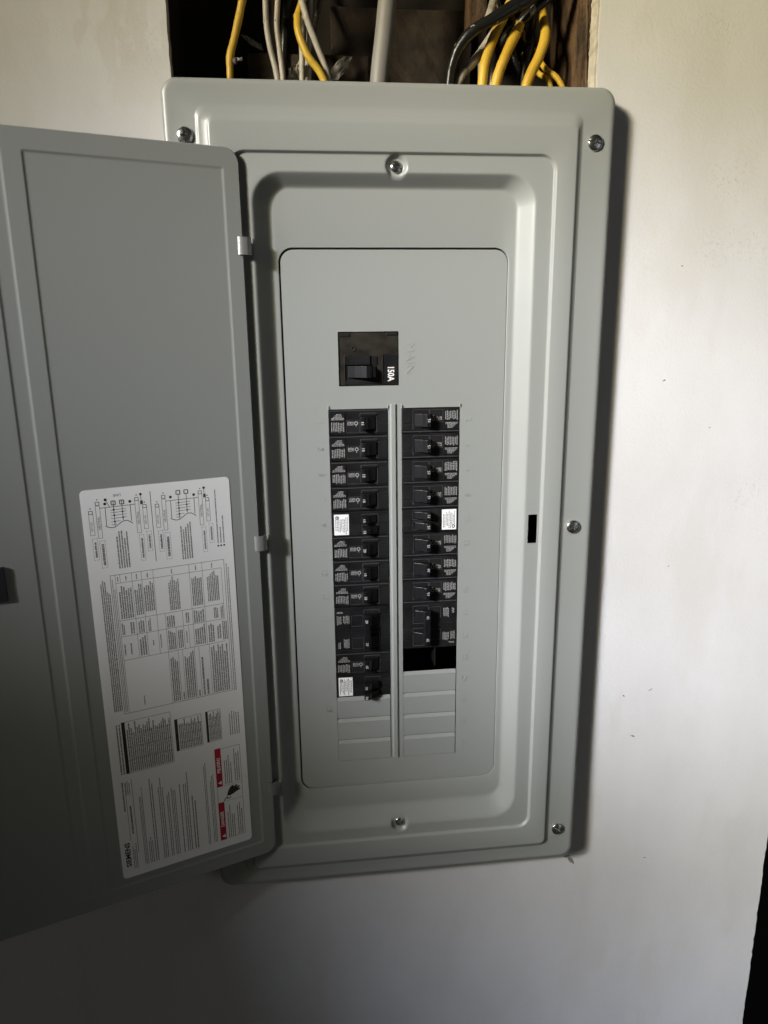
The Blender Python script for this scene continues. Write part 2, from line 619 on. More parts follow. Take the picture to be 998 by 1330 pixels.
# the nick in its sheath
mb = MB()
c = at(305.5, 79, 39)
bm = bmesh.new()
bmesh.ops.create_icosphere(bm, subdivisions=2, radius=1)
for v in bm.verts:
    v.co = Vector((c.x + v.co.x * 2.2, c.y + v.co.y * 1.6, c.z + v.co.z * 3.2)) + Vector((random.uniform(-.5, .5), 0, random.uniform(-.5, .5)))
mb.bm(bm, 0, True)
c = at(311, 78, 40)
for k in range(5):
    mb.tube([c + Vector((-3, 0, random.uniform(-2, 2))), c + Vector((random.uniform(0, 3), -1.5, random.uniform(-3, 4)))], 0.6, 1, 5, 2)
nick = mb.build('torn_sheath', ['brown', 'paper'], yA)
cable('cream_cable', 'pale lit side of a wide grey cable, next to its painted dark side', 'cable',
      [(344.5, -4), (346, 30), (351, 62), (360, 100)], 50, 2.5, 'cream')
cable('dark_strand', 'dark strand painted as the shaded side of a wide grey cable, between two cream cables', 'cable',
      [(352, -4), (353, 40), (357, 70), (364, 100)], 55, 3.4, 'brown')  # separate dark tube paints the shaded side of the wide grey cable
cable('cream_cable', 'slim straight cream cable just beside the dark painted strand', 'cable',
      [(361, -4), (359.5, 30), (363, 62), (367.5, 100)], 49, 2.4, 'cream')
cable('black_cable', 'black cable fading into the dark behind the cream cables', 'cable',
      [(374, -4), (372, 20), (370, 40), (368, 100)], [70, 80, 92, 95], 3.6, 'blackc')
cable('yellow_cable', 'yellow cable curving across in front of the cream cables', 'cable',
      [(392, 4), (387, 20), (388, 42), (400, 72), (420, 102)], [56, 52, 46, 44, 44], 3.4, 'yellow', jitter=0.02)
cable('cream_cable', 'cream cable slanting down beside the curved yellow one', 'cable',
      [(391, -4), (399, 25), (411, 57), (426, 100)], [46, 47, 50, 50], 2.9, 'cream')
cable('cream_cable', 'short cream cable showing below the curved yellow one', 'cable',
      [(393, 20), (392, 55), (392.5, 75), (392.5, 100)], [75, 60, 56, 56], 2.5, 'cream')
cable('cream_cable', 'shaded cream cable low behind the curved yellow one', 'cable',
      [(402, 30), (401, 60), (399, 85), (398, 101)], [82, 72, 66, 66], 2.6, 'cream')
cable('dark_strand', 'thin brown cable high up behind the slanting cream one', 'cable',
      [(417, -4), (412, 20), (409, 36), (404, 100)], [70, 74, 80, 92], 2.2, 'brown')
conduit = cable('grey_conduit', 'fat pale grey plastic conduit entering the top of the panel', 'conduit',
                [(504, -6), (499, 45), (492.5, 106)], [52, 50, 48], 8.4, 'pvc', group=None, nseg=24)
bkP = [(700, -12), (668, 8), (640, 25), (614, 40), (597, 60), (588, 82), (584, 104)]
cable('black_cable', 'thick black cable bending over in front of the yellow cables', 'cable',
      bkP, [36, 34, 33, 34, 37, 40, 42], [5.6, 6.4, 6.0, 5.4, 4.9, 4.4, 3.8], 'blackc', jitter=0.03)
cable('black_cable', 'second black cable running up behind the thick bent one', 'cable',
      [(716, -8), (690, 16), (672, 34), (650, 60), (640, 100)], [48, 52, 58, 72, 88], 4.6, 'blackc', jitter=0.03)
cable('paint_splashed_cable', 'pale paint splashed cable end below the bend of the black cable', 'cable',
      [(640, 45), (622, 72), (607, 90), (597, 104)], [64, 54, 50, 48], [3.8, 4.0, 4.2, 3.6], 'paper', jitter=0.06)
cable('yellow_cable', 'thick yellow cable passing behind the black bend beside the conduit side', 'cable',
      [(668, -6), (656, 18), (643, 45), (631, 78), (627, 106)], [52, 50, 47, 44, 42], 4.5, 'yellow', jitter=0.02)
cable('yellow_cable', 'lumpy yellow cable starting under the black bend', 'cable',
      [(678, 28), (669, 46), (657, 72), (645, 106)], [58, 46, 42, 42], [3.4, 4.5, 5.1, 4.8], 'yellow', jitter=0.07)
yP = cable('yellow_cable', 'yellow cable with printed sheath and a pointed bend at its top', 'cable',
           [(706, 22), (708.5, 46), (701, 72), (685, 108)], [70, 48, 43, 42], [2.4, 4.0, 4.8, 4.8], 'yellow', jitter=0.02)
mb = MB()
for (a, b, w) in ((699.5, 77, 1.0), (696.5, 84, 1.3), (693.5, 92, 0.9), (691.5, 96, 1.2), (701.5, 71, 0.8)):
    c = at(a, b, 38.6)
    mb.add([c + Vector((-w, 0, -0.5)), c + Vector((w, 0, 0.4)), c + Vector((w, 0, 1.1)), c + Vector((-w, 0, 0.3))], [(0, 1, 2, 3)])
mb.build('sheath_print', ['ink'], yP)
cable('yellow_cable', 'slim yellow cable angled away under the pointed yellow one, upper of two', 'cable',
      [(690, 60), (708, 88), (729, 109)], [85, 58, 50], 2.6, 'yellow')
cable('yellow_cable', 'slim yellow cable angled away under the pointed yellow one, lower of two', 'cable',
      [(680, 70), (700, 95), (714, 109)], [88, 64, 54], 2.5, 'yellow')
cable('black_cable', 'straight black cable in the dark behind the pointed yellow one', 'cable',
      [(690, 30), (688, 60), (680, 104)], [76, 76, 78], 5.0, 'blackc')
cable('black_cable', 'black cable hidden deep behind the lumpy yellow one', 'cable',
      [(660, 50), (668, 76), (680, 106)], [80, 80, 80], 3.4, 'blackc')

# broken lath, plaster-spattered strip and torn paper inside the bay
mb = MB()
P = [at(a, b, 74) for a, b in ((612, 48), (619, -8), (636, -8), (632, 24))]
bm = bmesh.new()
f0 = [bm.verts.new(p) for p in P]
f1 = [bm.verts.new(p + Vector((0, 34, 0))) for p in P]
for v in f0[1:3] + f1[1:3]:
    v.co.z += 120
bm.faces.new(f0[::-1]); bm.faces.new(f1)
for i in range(4):
    bm.faces.new((f0[i], f0[(i + 1) % 4], f1[(i + 1) % 4], f1[i]))
bmesh.ops.recalc_face_normals(bm, faces=bm.faces[:])
tag(mb.bm(bm).build('wood_lath', ['wood']), 'short broken wood lath hanging behind the black cable bend', 'lath')
cable('paint_splashed_cable', 'pale spattered cable hanging beside the broken wood lath', 'cable',
      [(643, -6), (638, 12), (632, 30), (626, 60)], [66, 68, 72, 90], 3.4, 'paper', jitter=0.08)


def paper(name, label, pts, y, n=5):
    bm = bmesh.new()
    P = [at(a, b, y + random.uniform(-4, 4)) for a, b in pts]
    vs_ = [bm.verts.new(p) for p in P]
    cen = sum(P, Vector()) / len(P)
    c = bm.verts.new(cen + Vector((0, -3.5, 1)))
    for i in range(len(vs_)):
        bm.faces.new((vs_[i], vs_[(i + 1) % len(vs_)], c))
    bmesh.ops.subdivide_edges(bm, edges=bm.edges[:], cuts=3, use_grid_fill=True)
    for v in bm.verts:
        v.co += Vector((random.uniform(-.7, .7), random.uniform(-1.2, 1.2), random.uniform(-.7, .7)))
    bmesh.ops.solidify(bm, geom=bm.faces[:], thickness=0.6)
    o = MB().bm(bm).build(name, ['paper'])
    tag(o, label, 'scrap')
    return o


paper('torn_paper', 'crumpled pale paper scrap at the foot of the short cream cable',
      [(374, 104), (375, 90), (384, 86), (391, 78), (393, 90), (390, 104)], 62)
paper('torn_paper', 'torn grey paper flap on the dark side of the bay behind the nicked yellow cable',
      [(313, 46), (319, 47), (340, 60), (342, 66), (328, 60)], 101)
paper('torn_paper', 'folded dark paper scrap right of the slanting cream cable',
      [(424, 104), (428, 92), (446, 74), (458, 72), (452, 86), (440, 104)], 84)

# ================================================================== electrical panel
PB = Vector((0, 0.020, -0.400))
panel = bpy.data.objects.new('electrical_panel', None)
COL.objects.link(panel)
panel.location = PB
panel.empty_display_size = 0.05
tag(panel, 'grey steel electrical panel with its door open and two columns of black breakers', 'electrical panel')
OFF = -PB


def part(mb, name, mats, parent=None, label=None):
    """a part: world-placed mesh under the panel, or a sub-part in its part's own frame"""
    o = mb.build(name, mats, parent or panel, OFF if parent is None else (0, 0, 0))
    if label:
        o['label'] = label
    return o


# ---- cover: a pressed pan, lofted through rounded rectangles
XS = [-30 + 1.25 * i for i in range(49)]
ZS = [-110, -60, -20.3, -5, 9.9, 60, 110]


def ring(x0, x1, z0, z1, r, y, n=10):
    out = []
    out += [(x, y, z1) for x in XS]                                       # top, left to right
    out += [(x1 - r + r * math.sin(math.radians(90 * k / n)), y, z1 - r + r * math.cos(math.radians(90 * k / n))) for k in range(n + 1)]
    out += [(x1, y, z) for z in ZS[::-1]]
    out += [(x1 - r + r * math.cos(math.radians(90 * k / n)), y, z0 + r - r * math.sin(math.radians(90 * k / n))) for k in range(n + 1)]
    out += [(x, y, z0) for x in XS[::-1]]
    out += [(x0 + r - r * math.sin(math.radians(90 * k / n)), y, z0 + r - r * math.cos(math.radians(90 * k / n))) for k in range(n + 1)]
    out += [(x0, y, z) for z in ZS]
    out += [(x0 + r - r * math.cos(math.radians(90 * k / n)), y, z1 - r + r * math.sin(math.radians(90 * k / n))) for k in range(n + 1)]
    return out


rings = []


def add_ring(rect, r, y, inset=0.0):
    x0, x1, z0, z1 = rect
    rings.append(ring(x0 + inset, x1 - inset, z0 + inset, z1 - inset, max(r - inset, 0.6), y))


O_ = (-199.4, 199.4, -400, 400)
for ins, y in ((0, 20.5), (0, 10), (0, 5), (0.4, 3.0), (1.3, 1.4), (2.8, 0.5), (5.0, 0.08), (7, 0)):
    add_ring(O_, 14, y, ins)
for x0, x1, z0, z1, r, y in ((-172.2, 170.0, -382.0, 380.0, 10, 0), (-171.2, 168.6, -381.0, 377.6, 9, -0.25), (-169.8, 166.6, -378.6, 373.5, 8, -1.6),
                             (-168.6, 166.0, -378.2, 372.6, 7.5, -1.9), (-162.6, 165.6, -377.8, 371.6, 7, -2.1), (-161.6, 164.6, -376.6, 369.0, 6, -3.0),
                             (-160.4, 163.4, -375.4, 366.5, 5.5, -3.85), (-159.4, 162.4, -374.4, 364.5, 5, -4)):
    rings.append(ring(x0, x1, z0, z1, r, y))
S2 = (-145.2, 145.2, -352.5, 343)
for ins, y in ((-1.0, -4), (-0.3, -3.85), (0.2, -3.3), (1.2, -1.7), (1.7, -1.15), (2.4, -1)):
    add_ring(S2, 14, y, ins)
S2i = (-142.8, 142.8, -350.1, 340.6)
S3 = (-128, 128, -338, 327)
S3i = (-112.5, 112.5, -317, 315)


def lerp(a, b, t):
    return tuple(p + (q - p) * t for p, q in zip(a, b))


tx = lambda x: (142.8 - x) / (142.8 - 128)
for t in (tx(141.4), 0.2, 0.3, 0.4, 0.5, 0.6, 0.68, tx(131.8), 0.86):
    rings.append(ring(*lerp(S2i, S3, t), 11.5 + 14 * t, -1))
for t, y in ((-0.06, -1), (0.0, -0.85), (0.06, -0.4), (0.14, 0.5), (0.3, 2.6), (0.5, 5.3), (0.7, 8.0), (0.84, 9.8), (0.93, 10.6), (1.0, 10.9), (1.1, 11)):
    rings.append(ring(*lerp(S3, S3i, t), 26 - 10 * t, y))
D_ = (-107, 107, -293, 265.5)
for ins, y in ((-0.6, 11), (-0.1, 11.15), (0, 11.6), (0, 13.6)):
    add_ring(D_, 13, y, ins)
nr = len(rings[0])


def dimple(p):
    x, y, z = p
    for cx, cz in ((0.0, 332.3), (-1.2, -336.6)):
        d = math.hypot(x - cx, z - cz)
        if d < 11 and y < 8:
            t = min(max((d - 6.6) / 3.6, 0), 1)
            t = t * t * (3 - 2 * t)
            y = max(y, 3.2 * (1 - t) + y * t)
    return (x, y, z)


cvs = [dimple(p) for rg in rings for p in rg]
cfs = []
slot_edges = []
for i in range(len(rings) - 1):
    for k in range(nr):
        k2 = (k + 1) % nr
        q = (i * nr + k, i * nr + k2, (i + 1) * nr + k2, (i + 1) * nr + k)
        cx = sum(cvs[j][0] for j in q) / 4
        cz = sum(cvs[j][2] for j in q) / 4
        if 131.8 < cx < 141.4 and -20.3 < cz < 9.9:
            continue
        cfs.append(q)
mb = MB().add(cvs, cfs, 0, True)
for (xa, za, xb, zb) in ((131.8, -20.3, 131.8, 9.9), (131.8, 9.9, 141.4, 9.9), (141.4, 9.9, 141.4, -20.3), (141.4, -20.3, 131.8, -20.3)):
    mb.quad((xa, -1, za), (xb, -1, zb), (xb, 0.4, zb), (xa, 0.4, za))
cover = part(mb, 'cover', ['grey'])
# ---- enclosure behind it
mb = MB()
mb.box(-184, 184, 112, 114, -374, 374)
mb.box(-184, -182.5, 20.6, 112, -374, 374)
mb.box(182.5, 184, 20.6, 112, -374, 374)
mb.box(-182.5, 182.5, 20.6, 112, 372.5, 374)
mb.box(-182.5, 182.5, 20.6, 112, -374, -372.5)
part(mb, 'enclosure', ['dark'])
# near-black sheets paint the shade behind the latch slot and dead front seam
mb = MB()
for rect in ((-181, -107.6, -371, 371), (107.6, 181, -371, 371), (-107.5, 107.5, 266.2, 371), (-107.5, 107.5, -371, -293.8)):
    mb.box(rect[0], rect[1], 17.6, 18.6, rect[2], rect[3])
part(mb, 'dark_backing', ['dark'])

# ---- dead front plate with its openings
LX0, LX1, RX0, RX1, ZT = -66.0, -8.0, 5.0, 63.0, 118.6
ZB = ZT - 15 * 25.4
MX0, MX1, MZ0, MZ1 = -55.0, 2.8, 140.3, 191.0
DFY = 12.2


def rect_loop(x0, x1, z0, z1, r=0.8):
    return rrect(x0, x1, z0, z1, r, 2)


mb = MB()
holes = [rect_loop(LX0, LX1, ZB, ZT), rect_loop(RX0, RX1, ZB, ZT), rect_loop(MX0, MX1, MZ0, MZ1)]
mb.bm(plate(rrect(-105.6, 106.4, -292.2, 264.0, 12), holes, DFY, 1.4))
dead = part(mb, 'dead_front', ['grey'])
mb = MB().prism([(-6.6, DFY + 0.3), (-6.0, DFY - 1.0), (-5.0, DFY - 1.5), (-1.2, DFY - 1.5), (-0.5, DFY - 0.9), (-0.3, DFY + 0.3)], 'z', ZB + 1, ZT + 4, bev=0.0)
part(mb, 'centre_rib', ['grey'], dead)
# knock-out nubs at the upper corners of the openings
for x in (LX0 + 0.2, LX1 - 0.4, RX0 + 0.2, RX1 - 0.2):
    part(MB().box(x - 0.6, x + 0.6, DFY - 1.2, DFY + 0.4, ZT - 0.2, ZT + 3.2, bev=0.3), 'knockout_nub', ['grey'], dead)
# embossed lettering and slot numbers (turned a quarter, reading downwards)
RD_, UD_ = (0, 0, -1), (1, 0, 0)
mb = MB().text('MAIN', (13.5, DFY + 0.02, 165.5), RD_, UD_, 7.4, 0, 0.4, 1.12)
part(mb, 'embossed_lettering', ['grey'], dead)
for i in range(15):
    z = ZT - (i + 0.5) * 25.4
    for n, x in ((2 * i + 1, -75.0), (2 * i + 2, 71.5)):
        mb = MB().text(str(n), (x, DFY + 0.02, z), RD_, UD_, 5.6, 0, 0.5)
        part(mb, 'embossed_number', ['grey'], dead)

# ---- screws
def lathe(prof, n=28):
    vs_, fs = [], []
    for r, y in prof:
        for k in range(n):
            t = 2 * math.pi * k / n
            vs_.append((r * math.cos(t), y, r * math.sin(t)))
    for i in range(len(prof) - 1):
        for k in range(n):
            k2 = (k + 1) % n
            fs.append((i * n + k, (i + 1) * n + k, (i + 1) * n + k2, i * n + k2))
    fs.append(tuple((len(prof) - 1) * n + k for k in range(n))[::-1])
    fs.append(tuple(range(n)))
    return vs_, fs


def screw_mesh(r, h):
    prof = [(r * 0.55, 4), (r * 0.55, 0.05), (r, 0.0), (r, -0.35 * h)]
    for k in range(1, 7):
        t = math.radians(90 * k / 6.6)
        prof.append((r * math.cos(t), -0.35 * h - 0.65 * h * math.sin(t)))
    a = MB().add(*lathe(prof), 0, True)
    oa = put('tmp', a.mesh('tmp', ['zinc']))
    cut = MB()
    cut.box(-r * 1.1, r * 1.1, -h * 2, -h * 0.45, -r * 0.11, r * 0.11)
    cut.box(-r * 0.13, r * 0.13, -h * 2.01, -h * 0.25, -r * 0.5, r * 0.5)
    cut.box(-r * 0.32, r * 0.32, -h * 2.02, -h * 0.2, -r * 0.16, r * 0.16)
    bm = bmesh.new()
    ob = put('tmpc', cut.mesh('tmpc', ['zinc']))
    md = oa.modifiers.new('b', 'BOOLEAN')
    md.object = ob
    md.operation = 'DIFFERENCE'
    md.solver = 'EXACT'
    md.use_self = True
    bpy.context.view_layer.update()
    me = bpy.data.meshes.new_from_object(oa.evaluated_get(bpy.context.evaluated_depsgraph_get()))
    me.name = 'screw'
    bpy.data.objects.remove(oa)
    bpy.data.objects.remove(ob)
    me.set_sharp_from_angle(angle=math.radians(35))
    return me


big = screw_mesh(7.0, 3.4)
small = screw_mesh(5.1, 2.8)
for me, x, y, z, a in ((big, -180.8, 0, 354.2, 80), (big, 181, 0, 353.8, 12), (big, 179.2, 0, -4.7, -25),
                       (big, 179.8, 0, -361, 38), (big, -180.5, 0, -4.7, 55), (big, -180.5, 0, -361, 10),
                       (small, 0, 3.3, 332.3, 22), (small, -1.2, 3.3, -336.6, -40)):
    put('screw', me, panel, Vector((x, y, z)) * MM + OFF, (math.radians(random.uniform(-3, 3)), math.radians(a), 0))

# ---- blank filler plates
for side, n0 in ((0, 12), (1, 11)):
    for i in range(n0, 15):
        z1 = ZT - i * 25.4
        x0, x1 = ((LX0 + 0.25, LX1 - 0.9), (RX0 + 0.25, RX1 - 0.9))[side]
        prof = [(DFY + 1.4, z1 - 0.5), (DFY + 1.3, z1 - 0.6), (DFY - 0.7, z1 - 4.2), (DFY - 0.6, z1 - 4.8),
                (DFY + 0.25, z1 - 24.6), (DFY + 0.6, z1 - 25.2), (DFY + 1.7, z1 - 25.25)]
        part(MB().prism(prof, 'x', x0, x1), 'filler_plate', ['grey'], dead)

# ---- breakers
BF = 12.6   # depth of the breaker face


def lines_block(mb, u0, u1, v0, v1, n, along, mi, ink=0.7, ragged=0.4, y=-0.1, cw=0.9):
    """rows of tiny character marks; along='u' rows run across, 'v' rows run down. local face plane y"""
    for i in range(n):
        if along == 'u':
            c = v0 + (i + 0.5) * (v1 - v0) / n
            hh = (v1 - v0) / n * ink / 2
            lo, hi = u0, u1
        else:
            c = u0 + (i + 0.5) * (u1 - u0) / n
            hh = (u1 - u0) / n * ink / 2
            lo, hi = v0, v1
        L_ = hi - lo
        a = lo + random.uniform(0, ragged) * L_ * 0.5
        e = hi - random.uniform(0, ragged) * L_ * 0.5
        while a < e:
            w = min(random.uniform(0.7, 3.2) * cw, e - a)
            if along == 'u':
                mb.quad((a, y, -(c - hh)), (a, y, -(c + hh)), (a + w, y, -(c + hh)), (a + w, y, -(c - hh)), mi)
            else:
                mb.quad((c - hh, y, -a), (c - hh, y, -(a + w)), (c + hh, y, -(a + w)), (c + hh, y, -a), mi)
            a += w + random.uniform(0.3, 0.6) * cw


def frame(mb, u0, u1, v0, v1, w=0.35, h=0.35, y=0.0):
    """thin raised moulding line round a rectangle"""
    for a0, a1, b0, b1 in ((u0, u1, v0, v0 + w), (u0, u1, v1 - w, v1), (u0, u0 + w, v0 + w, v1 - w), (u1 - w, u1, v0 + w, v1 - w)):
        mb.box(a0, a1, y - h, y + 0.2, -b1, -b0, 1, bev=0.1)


# local frame of a breaker: x = distance from outer edge (0..58) minus 29, z = -(distance from top) + H/2, face at y=0
def body_single():
    mb = MB()
    mb.box(0.4, 57.6, 0, 60, -25.1, -0.3, bev=0.5, seg=2)
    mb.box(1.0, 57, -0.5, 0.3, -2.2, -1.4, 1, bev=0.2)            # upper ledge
    mb.box(0.9, 16.2, -0.5, 0.3, -11.2, -3.6, bev=0.25)        # label lands
    mb.box(0.9, 16.2, -0.6, 0.3, -23.6, -11.8, bev=0.25)
    frame(mb, 16.8, 29.8, 10.8, 23.0)
    frame(mb, 30.3, 47.0, 4.2, 23.2, 0.5, 0.7)
    mb.box(30.8, 46.6, -1.4, 0.3, -7.0, -4.6, bev=0.4)         # handle surround
    mb.box(47.6, 57.0, -0.7, 0.3, -23.4, -10.2, bev=0.3)
    mb.box(47.6, 57.0, -0.4, 0.3, -9.3, -6.3, bev=0.2)
    mb.box(47.6, 57.0, -0.3, 0.3, -5.6, -3.2, bev=0.2)
    for k in range(3):
        mb.box(20.5 + k * 2.4, 21.3 + k * 2.4, -0.3, 0.2, -7.2, -5.2, bev=0.1)
    return mb


def print_single():
    mb = MB()
    rows = ((7.5, 12.5), (6.0, 12.8), (4.5, 13.0), (2.5, 15.0), (2.0, 15.2))
    for i, (a, b) in enumerate(rows):
        lines_block(mb, a, b, 4.6 + i * 1.25, 5.7 + i * 1.25, 1, 'u', 0, 0.62, 0.1, -0.62)
    lines_block(mb, 2.0, 15.2, 12.6, 22.6, 8, 'v', 0, 0.52, 0.35, -0.72)
    lines_block(mb, 18.0, 24.2, 12.0, 16.4, 5, 'v', 0, 0.6, 0.25, -0.12)
    # approval mark: a small ring with a tail
    for k in range(10):
        t, t2 = 2 * math.pi * k / 10, 2 * math.pi * (k + 1) / 10
        r0, r1 = 1.1, 2.0
        mb.quad(*[(26.6 + r * math.cos(q), -0.12, -(14.0 + r * math.sin(q))) for r, q in ((r0, t), (r1, t), (r1, t2), (r0, t2))], 0)
    mb.quad((26.2, -0.12, -16), (26.9, -0.12, -16), (26.9, -0.12, -17.6), (26.2, -0.12, -17.6), 0)
    return mb


HPROF = [(30.4, 0.4), (29.8, -6.0), (30.2, -7.8), (31.0, -8.6), (33.8, -8.8), (35.0, -8.2), (38.0, -5.2), (45.4, -1.6), (45.8, 0.4)]


def handle_mesh(v0, v1, prof=HPROF):
    return MB().prism(prof, 'z', -v1, -v0, bev=0.35, seg=2)


def body_tandem():
    mb = MB()
    mb.box(0.4, 57.6, 0, 60, -25.1, -0.3, bev=0.5, seg=2)
    mb.box(1.0, 17.8, -0.4, 0.3, -24.4, -1.6, bev=0.25)
    for v in (3.2, 14.2):
        frame(mb, 30.3, 47.0, v, v + 9.6, 0.45, 0.6)
        mb.box(47.6, 57.0, -0.5, 0.3, -(v + 9.2), -(v + 3.0), bev=0.3)
        mb.box(18.6, 29.6, -0.4, 0.3, -(v + 9.2), -(v + 2.4), bev=0.25)
    mb.box(18.6, 57, -0.35, 0.3, -2.4, -1.2, bev=0.2)
    return mb


def sticker_tandem():
    mb = MB()
    mb.box(2.4, 17.2, -0.62, -0.35, -23.9, -2.6, 0, bev=0.05)
    return mb


def sticker_print():
    mb = MB()
    lines_block(mb, 3.4, 16.4, 3.6, 23.0, 9, 'v', 0, 0.42, 0.5, -0.66)
    for k in range(6):
        t, t2 = 2 * math.pi * k / 6, 2 * math.pi * (k + 1) / 6
        mb.quad(*[(5.4 + r * math.cos(q), -0.68, -(6.0 + r * math.sin(q))) for r, q in ((1.0, t), (1.9, t), (1.9, t2), (1.0, t2))], 0)
    return mb


def body_double():
    mb = MB()
    mb.box(0.4, 57.6, 0, 60, -50.5, -0.3, bev=0.5, seg=2)
    mb.box(1.0, 57, -0.5, 0.3, -2.4, -1.0, bev=0.2)
    for v in (3.4, 28.4):
        mb.box(0.9, 16.6, -0.6, 0.3, -(v + 19.5), -(v + 4.4), bev=0.25)
        frame(mb, 17.4, 29.6, v + 6.0, v + 18)
        frame(mb, 30.3, 47.0, v, v + 20, 0.5, 0.7)
        mb.box(47.6, 57.0, -0.7, 0.3, -(v + 18.6), -(v + 6.4), bev=0.3)
    mb.box(17, 29.8, -0.8, 0.3, -28.4, -24.2, bev=0.3)
    mb.box(1.0, 16.4, -0.3, 0.3, -28.0, -24.4, bev=0.2)
    return mb


def print_double():
    mb = MB()
    lines_block(mb, 2.4, 9, 4.4, 6.6, 2, 'u', 0, 0.6, 0.2, -0.12)
    lines_block(mb, 2.2, 7.2, 8.6, 19.0, 4, 'v', 0, 0.55, 0.3, -0.72)
    lines_block(mb, 8.6, 15.6, 8.2, 18.0, 5, 'v', 0, 0.55, 0.3, -0.72)
    lines_block(mb, 3.0, 6.0, 38.0, 45.5, 2, 'v', 0, 0.55, 0.3, -0.72)
    lines_block(mb, 8.8, 15.0, 34.6, 45.5, 5, 'v', 0, 0.6, 0.3, -0.72)
    return mb


def recentre(mb, H):
    mb.v = [(x - 29, y, z + H / 2) for x, y, z in mb.v]
    return mb


TIE = [(30.2, -5.4), (29.4, -6.0), (29.8, -8.6), (30.6, -9.4), (35.2, -9.6), (36.4, -8.8), (36.8, -6.8), (36.0, -5.4)]
random.seed(11)
me_body = {'single': recentre(body_single(), 25.4).mesh('circuit_breaker', ['black', 'edgelit']),
           'tandem': recentre(body_tandem(), 25.4).mesh('circuit_breaker', ['black', 'edgelit']),
           'double': recentre(body_double(), 50.8).mesh('circuit_breaker', ['black', 'edgelit'])}
me_handle = {'single': [recentre(handle_mesh(7.2, 19.6), 25.4).mesh('handle', ['handle'])],
             'tandem': [recentre(handle_mesh(4.4, 11.6), 25.4).mesh('handle', ['handle']),
                        recentre(handle_mesh(15.4, 22.6), 25.4).mesh('handle', ['handle'])],
             'double': [recentre(handle_mesh(7.2, 19.6), 50.8).mesh('handle', ['handle']),
                        recentre(handle_mesh(31.6, 44.0), 50.8).mesh('handle', ['handle'])]}
me_tie = recentre(handle_mesh(7.8, 44.8, TIE), 50.8).mesh('handle_tie', ['handle'])
me_sticker = recentre(sticker_tandem(), 25.4).mesh('paper_label', ['sticker'])


def breaker(kind, side, slot, ratings, off_handle=False):
    H = 50.8 if kind == 'double' else 25.4
    cx = (LX0 + LX1) / 2 if side == 0 else (RX0 + RX1) / 2
    cz = ZT - slot * 25.4 - H / 2
    rot = (0, 0, 0) if side == 0 else (0, math.pi, 0)
    b = put('circuit_breaker', me_body[kind], panel,
            Vector((cx + random.uniform(-.15, .15), BF + random.uniform(-.5, .5), cz + random.uniform(-.2, .2))) * MM + OFF, rot)
    for hm in me_handle[kind]:
        h = put('handle', hm, b, (random.uniform(-.0007, .0007), random.uniform(-.0002, .0005), random.uniform(-.0003, .0003)))
        if off_handle:
            h.location = (-0.001, -0.002, -0.003)
    if kind == 'single':
        recentre(print_single(), H).build('printed_label', ['print'], b)
    elif kind == 'double':
        put('handle_tie', me_tie, b)
        recentre(print_double(), H).build('printed_label', ['print'], b)
    else:
        s = put('paper_label', me_sticker, b)
        recentre(sticker_print(), H).build('printed_label', ['inkg'], b)
    vs_ = {'single': [13.5], 'tandem': [8.0, 19.6], 'double': [13.0, 38.0]}[kind]
    for v, rt in zip(vs_, ratings):
        mb = MB()
        if kind == 'double':
            mb.text(rt, (32.7, -9.75, -v), (0, 0, -1), (1, 0, 0), 2.6, 0)
        else:
            k = 1.0 if off_handle else 0.0
            mb.text(rt, (32.3 - k, -9.35 - 1.7 * k, -v - 3.0 * k), (0, 0, -1), (1, 0, 0), 2.7, 0)
        recentre(mb, H).build('rating_number', ['printw'], b)
    return b


for i in range(8):
    for side in (0, 1):
        if i == 4:
            b = breaker('tandem', side, i, ('15', '15'))
        else:
            rt = (('15', '15', '15', '15', '', '20', '15', '20'), ('15', '15', '15', '15', '', '15', '20', '15'))[side][i]
            b = breaker('single', side, i, (rt,))
breaker('double', 0, 8, ('20', '20'))
breaker('single', 0, 10, ('15',))
breaker('tandem', 0, 11, ('20', '20'), True)
breaker('double', 1, 8, ('20', '20'))
# bus hardware showing in the empty slot
mb = MB().box(40.4, 41.2, 20, 62, ZT - 11 * 25.4 + 0.4, ZT - 10 * 25.4 - 0.4)
part(mb, 'bus_stab', ['zinc'])
mb = MB().box(41.6, 63.5, 40, 62, ZT - 11 * 25.4 + 0.2, ZT - 10 * 25.4 - 0.2)
part(mb, 'mounting_base', ['dark'])
mb = MB().box(-70, 66, 72, 76, ZB - 5, ZT + 5)
part(mb, 'bus_base', ['dark'])

# ---- main breaker
mcx, mcz = (MX0 + MX1) / 2, (MZ0 + MZ1) / 2
mb = MB()
MFY = 13.4
mb.box(MX0 + 0.5, MX1 - 0.5, MFY, 80, MZ0 + 0.6, MZ1 - 0.6, bev=0.4)
mainb = part(mb, 'main_breaker', ['mainface'], None, 'large main breaker with a wide switch handle and white amp rating')


def MV(u0, u1, v0, v1):
    return MX0 + u0, MX0 + u1, MZ1 - v1, MZ1 - v0


def mbox(mb, u0, u1, v0, v1, y0, y1, bev=0.3, taper=None):
    x0, x1, z0, z1 = MV(u0, u1, v0, v1)
    mb.box(x0, x1, MFY + y0, MFY + y1, z0, z1, bev=bev, seg=2, taper=taper)


